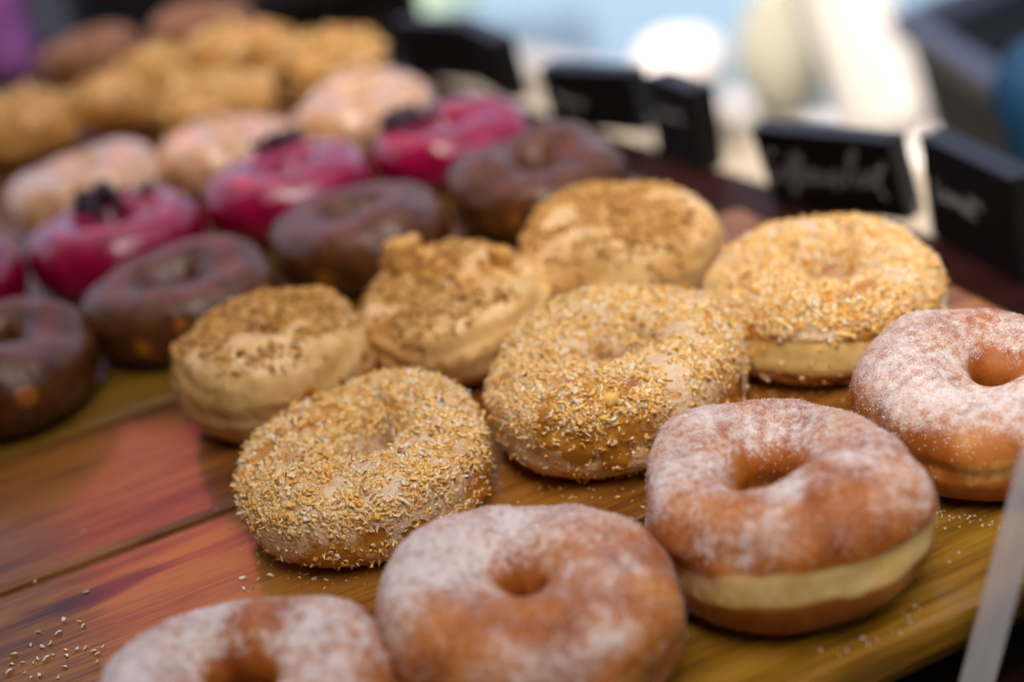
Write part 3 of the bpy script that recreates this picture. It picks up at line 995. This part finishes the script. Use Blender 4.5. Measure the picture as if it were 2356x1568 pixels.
sign('black chalk block turned edge on, just left of the beige gap', (1512, 352), (1612, 398), (1482, 158), (1592, 226), 0.0175, scrib3,
     quadmap((1390, 260), (1840, 560), (1910, 1290), (1500, 1010)), 0.0010)
sign('black chalk block in front of the road, third from the Coconut sign leftwards', (1272, 292), (1484, 308), (1237, 163), (1452, 161), 0.0175, scrib4,
     quadmap((150, 240), (1110, 230), (1290, 900), (310, 820)), 0.0012, True)
sign('black chalk block turned edge on in the farthest pair', (1095, 190), (1172, 234), (1061, 51), (1130, 102), 0.0175)
sign('black chalk block facing us in the farthest pair', (942, 178), (1096, 190), (905, 55), (1061, 51), 0.0175, None, None, 0.001, True)

# ------------------------------------------------------------------ loose coconut flakes on the planks
flk = []
for k in range(3):
    rs = np.random.RandomState(900 + k)
    V, F = bits(np.zeros((1, 3)), np.array([[0, 0, 1.0]]), rs, np.array([0.0030 + 0.0004 * k]), np.array([0.0012 + 0.0003 * k]), np.array([0.0007]), 0.15, 0.3)
    V[:, 2] -= V[:, 2].min()
    me = mesh_obj('coconut_flake', V, F, M_FLAKE, smooth=False, attrs={'tone': np.full(12, 0.80 + 0.09 * k)})
    flk.append(me.data)
    bpy.data.objects.remove(me)
crop7 = [(590, 957), (242, 886), (437, 1148), (548, 1160), (570, 1190), (400, 1240), (262, 1230), (215, 1320), (292, 1330), (343, 1312),
         (452, 1352), (530, 1345), (580, 1345), (640, 1362), (668, 1380), (706, 1332), (98, 1385), (155, 1440), (230, 1440), (260, 1412),
         (320, 1415), (365, 1385), (455, 1392), (445, 1470), (665, 1435), (80, 1450), (65, 1505), (165, 1510), (215, 1540), (270, 1525),
         (400, 1540), (570, 548)]
crop7b = [(1660, 865), (1765, 870), (1850, 845), (1670, 935), (2220, 930), (2310, 810), (2115, 742), (2235, 880)]
c9 = [(520, 1445), (610, 1470), (700, 1490), (770, 1500), (850, 1480), (1035, 1520), (1230, 1445), (990, 1500), (530, 1490), (610, 1540)]
spots = [(x / 2.8 * 0.9424, (1104 + y / 2.8) * 0.9424, 0) for x, y in crop7] + \
        [(x / 2.8 * 0.9424, (1104 + y / 2.8) * 0.9424, 1) for x, y in crop7b] + \
        [((560 + x / 3.135) * 0.9424, (880 + y / 3.135) * 0.9424, 2) for x, y in c9] + \
        [(1310, 1090, 3), (1345, 1104, 3), (1400, 1092, 3), (1270, 1085, 3), (1480, 1085, 3), (1810, 878, 4), (1912, 888, 4)]
fl = ['tiny pale coconut flake lying on the bare planks at the lower left', 'tiny coconut crumb on the board between the left coconut doughnut and a sugared one',
      'tiny coconut flake lying against the base of the left coconut doughnut', 'tiny coconut flake on the board in front of the middle coconut doughnut',
      'tiny coconut flake on the board in front of the right coconut doughnut']
fg = ['loose flakes on the bare planks', 'loose crumbs between the rows', 'flakes fallen at the left coconut doughnut', 'flakes fallen at the middle coconut doughnut', 'flakes fallen at the right coconut doughnut']
rs = np.random.RandomState(77)
for i, (px, py, g) in enumerate(spots):
    p = on_z(px, py, 0.0)
    o = bpy.data.objects.new('coconut_flake', flk[i % 3])
    C.objects.link(o)
    o.location = (p[0], p[1], 0.0001)
    o.rotation_euler = (0, 0, rs.uniform(0, 6.28))
    s = rs.uniform(0.45, 0.85)
    o.scale = (s, s, s)
    tag(o, fl[g], 'flake', fg[g])

# a little sugar fallen round the right-hand sugared doughnuts
rs = np.random.RandomState(5)
n = 150
cx = np.where(rs.uniform(size=n) < 0.9, 0.3224, 0.2248)
cy = np.where(cx > 0.3, 0.4033, 0.3898)
ang = rs.uniform(-3.0, -0.2, n)
rad = np.where(cx > 0.3, 0.046, 0.050) + np.abs(rs.normal(0, 0.005, n)) - 0.002
PP = np.stack([cx + rad * np.cos(ang), cy + rad * np.sin(ang), np.full(n, 0.0004)], 1)
L = rs.uniform(0.0003, 0.0009, n)
V, F = bits(PP, np.tile([[0, 0, 1.0]], (n, 1)), rs, L, L * 0.8, L * 0.6, 0.3, bend=0.0)
tag(mesh_obj('spilled_sugar', V, F, M_GRAIN, smooth=False), 'fine sugar grains fallen on the board around the sugared doughnuts', 'sugar', None, 'stuff')

# fine coconut dust and broken flakes around the coconut doughnuts
rs = np.random.RandomState(6)
PP = []
for cx, cy, rr in ((0.1205, 0.5230, 0.0505), (0.2250, 0.5141, 0.0525), (0.3305, 0.5195, 0.052)):
    ang = rs.uniform(0, 6.28, 110)
    rad = rr * 0.93 + np.abs(rs.normal(0, 0.006, 110))
    PP.append(np.stack([cx + rad * np.cos(ang), cy + rad * np.sin(ang), np.full(110, 0.0004)], 1))
PP = np.concatenate(PP)
n = len(PP)
L = rs.uniform(0.0005, 0.0020, n)
V, F = bits(PP, np.tile([[0, 0, 1.0]], (n, 1)), rs, L, L * 0.5, L * 0.25, 0.3, bend=0.2, jitter=0.3)
o = put_bits('coconut_crumbs', M_FLAKE, None, [(V, F, np.clip(rs.normal(0.65, 0.2, n), 0, 1))])
tag(o, 'fine coconut crumbs fallen on the board around the coconut doughnuts', 'crumbs')

# ------------------------------------------------------------------ acrylic guard at the lower right
guard = thing('acrylic_guard', 'clear acrylic guard with a frosted white edge at the bottom right corner', 'guard', (0.228, 0.317, TABLE_Z))
M_ACR = NT('clear_acrylic')
M_ACR = M_ACR.set(color=(0.95, 0.97, 0.97), rough=0.03, trans=1.0, ior=1.05, spec=0.3)
M_EDGE = NT('frosted_edge').set(color=(0.78, 0.79, 0.80), rough=0.45, spec=0.5, alpha=0.4)
lean = 0.36
for nm, x0, x1, mt, th_ in (('edge_strip', 0.0, 0.0085, M_EDGE, 0.006), ('panel', 0.0088, 0.30, M_ACR, 0.003)):
    Hh = 0.10
    P = []
    for z in (0.0, Hh):
        sh = z * lean
        for x, y in ((x0, 0), (x1, 0), (x1, th_), (x0, th_)):
            P.append((x + sh, y - 0.006, z))
    F = [(3, 2, 1, 0), (4, 5, 6, 7)] + [(i, (i + 1) % 4, 4 + (i + 1) % 4, 4 + i) for i in range(4)]
    mesh_obj(nm, P, F, mt, guard, smooth=False)

# ------------------------------------------------------------------ street beyond the table
GZ = -0.90 + TABLE_Z * 0
GZ = TABLE_Z - 0.022 - 0.84


def sheet(name, pts, z, mat):
    V = [(x, y, z) for x, y in pts]
    return tag(mesh_obj(name, V, [tuple(range(len(pts)))], mat, smooth=False), kind='structure')


M_PAVE = NT('beige_paving')
_v = M_PAVE.coord()
M_PAVE = M_PAVE.set(color=M_PAVE.mix(M_PAVE.noise(_v, 6, 5), (0.165, 0.138, 0.102), (0.21, 0.18, 0.137)), rough=0.85, spec=0.2)
M_ROAD = NT('blue_grey_road')
_v = M_ROAD.coord()
M_ROAD = M_ROAD.set(color=M_ROAD.mix(M_ROAD.noise(_v, 3, 5), (0.075, 0.125, 0.175), (0.105, 0.155, 0.20)), rough=0.8, spec=0.3)


def kerb_x(y): return 1.905 - 0.185 * (y - 2.944)


sheet('road', [(-60, -60), (60, -60), (60, 60), (-60, 60)], GZ - 0.12, M_ROAD)
kv = [(-20, -12), (kerb_x(-12) - 0.10, -12), (kerb_x(22) - 0.10, 22), (-20, 22)]
V = [(x, y, z) for z in (GZ - 0.12, GZ) for x, y in kv]
F = [(4, 5, 6, 7)] + [(i, (i + 1) % 4, 4 + (i + 1) % 4, 4 + i) for i in range(4)]
tag(mesh_obj('pavement', V, F, M_PAVE, smooth=False), kind='structure')
kb = [(kerb_x(-12) - 0.097, -12), (kerb_x(-12), -12), (kerb_x(22), 22), (kerb_x(22) - 0.097, 22)]
V = [(x, y, z) for z in (GZ - 0.12, GZ + 0.003) for x, y in kb]
tag(mesh_obj('kerb', V, F, plain('kerb_stone', (0.36, 0.35, 0.34), 0.8, 0.2, 0.15, 12), smooth=False), kind='structure')

# bollard, closed parasol, sack and bin, stand-ins for unclear blurred shapes
M_WHITE = plain('white_paint', (0.42, 0.39, 0.375), 0.5, 0.4, 0.03, 8)
M_CLOTH = plain('white_cloth', (0.46, 0.44, 0.415), 0.8, 0.2, 0.04, 14)


def lathe(name, prof, mat, parent, n=40, flute=0.0, k=8, loc=None):
    V, F = [], []
    for r_, z in prof:
        for i in range(n):
            a = 2 * math.pi * i / n
            rr = r_ * (1 + flute * math.cos(k * a))
            V.append((rr * math.cos(a), rr * math.sin(a), z))
    m = len(prof)
    for j in range(m - 1):
        for i in range(n):
            F.append((j * n + i, j * n + (i + 1) % n, (j + 1) * n + (i + 1) % n, (j + 1) * n + i))
    F.append(tuple(range(n))[::-1])
    F.append(tuple((m - 1) * n + i for i in range(n)))
    return mesh_obj(name, V, F, mat, parent, loc=loc)


p = at_depth(1578, 250, 3.45)
bz = GZ - 0.12
tb = thing('bollard', 'round white bollard, stand-in for an unclear white shape in the road beyond the edge on sign', 'bollard', (p[0], p[1], bz))
hz = at_depth(1600, 45, 3.45)[2] - bz
lathe('post', [(0.085, 0), (0.085, hz - 0.10), (0.098, hz - 0.085), (0.098, hz - 0.05), (0.080, hz - 0.018), (0.045, hz - 0.003), (0.01, hz)], M_WHITE, tb)

p = on_z(2075, 345, GZ)
tp = thing('parasol', 'closed white parasol, stand-in for an unclear leaning white shape, behind the Coffeewalnut sign', 'parasol', (p[0], p[1], GZ))
tp.rotation_euler = (0.0, -0.30, 0.0)
lathe('base', [(0.10, 0), (0.10, 0.025), (0.07, 0.035)], M_CLOTH, tp)
lathe('pole', [(0.016, 0.035), (0.016, 1.6)], M_WHITE, tp, 16)
lathe('canopy', [(0.030, 0.06), (0.080, 0.065), (0.086, 0.12), (0.076, 0.35), (0.058, 0.75), (0.045, 1.2), (0.02, 1.75)], M_CLOTH, tp, 64, 0.10, 9)

p = at_depth(1868, 268, 3.7)
V, F = lump_mesh(31, 0.115, 0.09, 0.16, 0.10, 3)
p2 = on_z(1868, 275, GZ)
o = mesh_obj('sack', V, F, plain('sack_cloth', (0.20, 0.195, 0.15), 0.9, 0.1, 0.12, 25), loc=(p2[0] - 0.02, p2[1] + 0.05, GZ))
tag(o, 'pale beige sack, stand-in for an unclear lump beside the closed parasol', 'sack')

# dark navy bin at the right, stand-in for an unclear dark shape
pl = at_depth(2180, 300, 1.75)
zt = at_depth(2088, 70, 1.75)[2]
tbn = thing('bin_stand_in', 'dark navy bin with a paler rim, stand-in for an unclear dark shape in the upper right corner', 'bin', (pl[0] + 0.46, pl[1] + 0.02, GZ))
M_NAVY = plain('navy_plastic', (0.004, 0.0055, 0.009), 0.6, 0.15, 0.3, 9)
M_RIM = plain('slate_blue_rim', (0.020, 0.026, 0.046), 0.45, 0.4, 0.2, 6)
def tub(sx, sy, z0, z1, th):
    P, F = [], []
    for z, o_ in ((z0, 0), (z1, 0), (z1, th), (z0 + th, th)):
        P += [(sgx * (sx / 2 - o_), sgy * (sy / 2 - o_), z) for sgx, sgy in ((-1, -1), (1, -1), (1, 1), (-1, 1))]
    for k in range(3):
        for e in range(4):
            F.append((k * 4 + e, k * 4 + (e + 1) % 4, k * 4 + 4 + (e + 1) % 4, k * 4 + 4 + e))
    F += [(3, 2, 1, 0), (12, 13, 14, 15)]
    return P, F


V, F = tub(0.44, 0.36, 0, zt - 0.03 - GZ, 0.008)
mesh_obj('tub', V, F, M_NAVY, tbn, smooth=False)
P, F = [], []
for o_, z in ((0.012, -0.03), (0.012, 0.0), (-0.014, 0.0), (-0.014, -0.03)):
    P += [(sgx * (0.22 + o_), sgy * (0.18 + o_), zt - GZ + z) for sgx, sgy in ((-1, -1), (1, -1), (1, 1), (-1, 1))]
for k in range(4):
    for e in range(4):
        F.append((k * 4 + e, k * 4 + (e + 1) % 4, ((k + 1) % 4) * 4 + (e + 1) % 4, ((k + 1) % 4) * 4 + e))
mesh_obj('rim', P, F, M_RIM, tbn, smooth=False)
tbn.rotation_euler = (0, -0.22, -0.30)

bagp = at_depth(2420, 440, 1.20)
tbg = mesh_obj('bag', *lump_mesh(53, 0.040, 0.03, 0.060, 0.10, 3, 0.7), plain('blue_bag', (0.002, 0.018, 0.042), 0.6, 0.2, 0.2, 30), loc=(bagp[0], bagp[1], bagp[2]))
tag(tbg, 'blue bag showing just behind the Coconut sign', 'bag')

# things at the far end of the stall (top left), standing on the side counter
counter = thing('side_counter', 'dark counter at the far end of the stall, behind the farthest doughnuts', 'counter', (0.1, 2.25, GZ))
M_DARK = plain('dark_counter', (0.010, 0.009, 0.011), 0.6, 0.3, 0.3, 8)
V, F = box_mesh(1.6, 1.1, 0.03, 0.004)
mesh_obj('counter_top', V, F, M_DARK, counter, smooth=False, loc=(-0.25, 0, TABLE_Z - 0.03 - GZ))
V, F = box_mesh(1.5, 1.0, TABLE_Z - 0.032 - GZ, 0.004)
mesh_obj('cabinet', V, F, M_DARK, counter, smooth=False, loc=(-0.25, 0, 0))


def standing(name, label, cat, px0, px1, pytop, y, mat, depth=0.06, z0=None, cloth=False):
    d0, d1 = ray(px0, 60), ray(px1, 60)
    a = CAM_O + d0 * (y / d0[1])
    b = CAM_O + d1 * (y / d1[1])
    dt = ray((px0 + px1) / 2, pytop)
    z1 = (CAM_O + dt * (y / dt[1]))[2]
    z0 = TABLE_Z if z0 is None else z0
    w = b[0] - a[0]
    H = z1 - z0
    if cloth:
        V, F = lump_mesh(int(px0) + 200, w / 2, depth / 2, H / 2, 0.07, 3, 0.6)
    else:
        V, F = box_mesh(w, depth, H, min(w, depth, H) * 0.08)
    o = mesh_obj(name, V, F, mat, loc=((a[0] + b[0]) / 2, y + depth / 2, z0), smooth=cloth)
    return tag(o, label, cat)


standing('cloth_bundle', 'purple pink cloth bundle in the upper left corner', 'cloth', -190, 104, -120, 1.50, plain('purple_cloth', (0.50, 0.17, 0.50), 0.8, 0.2, 0.5, 22), 0.10, cloth=True)
standing('paper_parcel', 'small pale parcel at the top left, left of the black box', 'parcel', 75, 205, -40, 2.10, plain('pale_paper', (0.72, 0.78, 0.72), 0.7, 0.3, 0.05, 9), 0.10, z0=0.005, cloth=True)
standing('tin', 'dull teal tin under the pale parcel at the top left', 'tin', 90, 250, 62, 2.00, plain('teal_tin', (0.05, 0.085, 0.105), 0.4, 0.4, 0.2, 9), 0.10)
standing('box', 'black box behind the farthest doughnuts at the top left', 'box', 205, 600, -140, 1.52, plain('black_box', (0.004, 0.004, 0.005), 0.6, 0.3), 0.14)
standing('post', 'grey upright post right of the black box', 'post', 610, 705, -120, 2.05, plain('grey_post', (0.16, 0.16, 0.17), 0.5, 0.4, 0.1, 9), 0.05)
standing('crate', 'dark crate right of the grey post at the top', 'crate', 720, 880, -30, 1.98, plain('dark_crate', (0.022, 0.016, 0.020), 0.6, 0.3, 0.3, 9), 0.12)

# pale green tarp bundle out on the pavement
p = on_z(1045, 62, GZ)
V, F = lump_mesh(61, 0.16, 0.14, 0.12, 0.08, 3, 0.5)
o = mesh_obj('tarp', V, F, plain('pale_green_tarp', (0.50, 0.66, 0.52), 0.6, 0.3, 0.12, 12), loc=(p[0], p[1] + 0.12, GZ))
tag(o, 'pale green tarp bundle on the pavement above the farthest signs', 'tarp')

# ------------------------------------------------------------------ stall canopy overhead and the red awning cloth (unseen; one shades the table, the other is added to redden it)
def fabric(name, col, thr):
    t = NT(name)
    n = t.noise(t.coord(), 4, 3)
    c = t.mix(n, tuple(x * 0.93 for x in col), col)
    tr = t.n('ShaderNodeBsdfTranslucent')
    df = t.n('ShaderNodeBsdfDiffuse')
    mx = t.n('ShaderNodeMixShader')
    t.link(c, tr.inputs[0]); t.link(c, df.inputs[0])
    mx.inputs[0].default_value = thr
    t.link(df.outputs[0], mx.inputs[1]); t.link(tr.outputs[0], mx.inputs[2])
    t.link(mx.outputs[0], t.t.nodes['Material Output'].inputs['Surface'])
    return t.m


def cloth_sheet(x0, x1, y0, y1, z, sag, n=24):
    V, F = [], []
    for i in range(n + 1):
        for j in range(n + 1):
            u, v = i / n, j / n
            V.append((x0 + (x1 - x0) * u, y0 + (y1 - y0) * v, z - sag * 16 * u * (1 - u) * v * (1 - v)))
    for i in range(n):
        for j in range(n):
            k = i * (n + 1) + j
            F.append((k, k + n + 1, k + n + 2, k + 1))
    return V, F


V, F = cloth_sheet(-2.6, -0.18, -2.2, 1.9, 1.45, 0.06)
can = mesh_obj('stall_canopy', V, F, fabric('dark_canvas', (0.16, 0.13, 0.11), 0.08))  # unseen; tone and edge set to shape the sky light on the table
tag(can, 'unseen dark canvas canopy over the stall, set to shape the sky light', 'canopy')
V = []
n = 30
for i in range(n + 1):
    x = 0.04 + 0.75 * i / n
    w = 0.03 * math.sin(i * 1.3)
    V += [(x, 2.68 + w, 0.95), (x, 3.33 + w, 1.82), (x, 3.35 + w, 1.82), (x, 2.70 + w, 0.94)]
F = []
for i in range(n):
    for e in range(4):
        F.append((4 * i + e, 4 * i + 4 + e, 4 * i + 4 + (e + 1) % 4, 4 * i + (e + 1) % 4))
ban = mesh_obj('red_reflector', V, F, fabric('red_reflector_canvas', (0.88, 0.17, 0.17), 0.1))  # sheet added out of view so the varnished planks mirror red
tag(ban, 'red sloping awning of the next stall, above the picture', 'reflector')

# unseen dark cloths added behind and beside the camera to block fill light
M_BLOCKER = fabric('dark_blocker_cloth', (0.035, 0.028, 0.028), 0.05)
for pts, lab in (([(-2.6, -1.25), (2.4, -1.25)], 'unseen dark cloth added behind the viewer to block fill light'),
                 ([(-1.7, -1.25), (-1.7, 1.9)], 'unseen dark cloth added left of the view to block fill light'),
                 ([(2.4, -1.25), (2.4, 0.9)], 'unseen dark cloth added right of the viewer to block sky light')):
    V = []
    n = 30
    for i in range(n + 1):
        x = pts[0][0] + (pts[1][0] - pts[0][0]) * i / n
        y = pts[0][1] + (pts[1][1] - pts[0][1]) * i / n
        w = 0.03 * math.sin(i * 1.7)
        for z in (GZ + 0.01, 1.40):
            V.append((x + (w if pts[0][0] == pts[1][0] else 0), y + (w if pts[0][1] == pts[1][1] else 0), z))
    F = [(2 * i, 2 * i + 2, 2 * i + 3, 2 * i + 1) for i in range(n)]
    tag(mesh_obj('light_blocker', V, F, M_BLOCKER), lab, 'cloth')
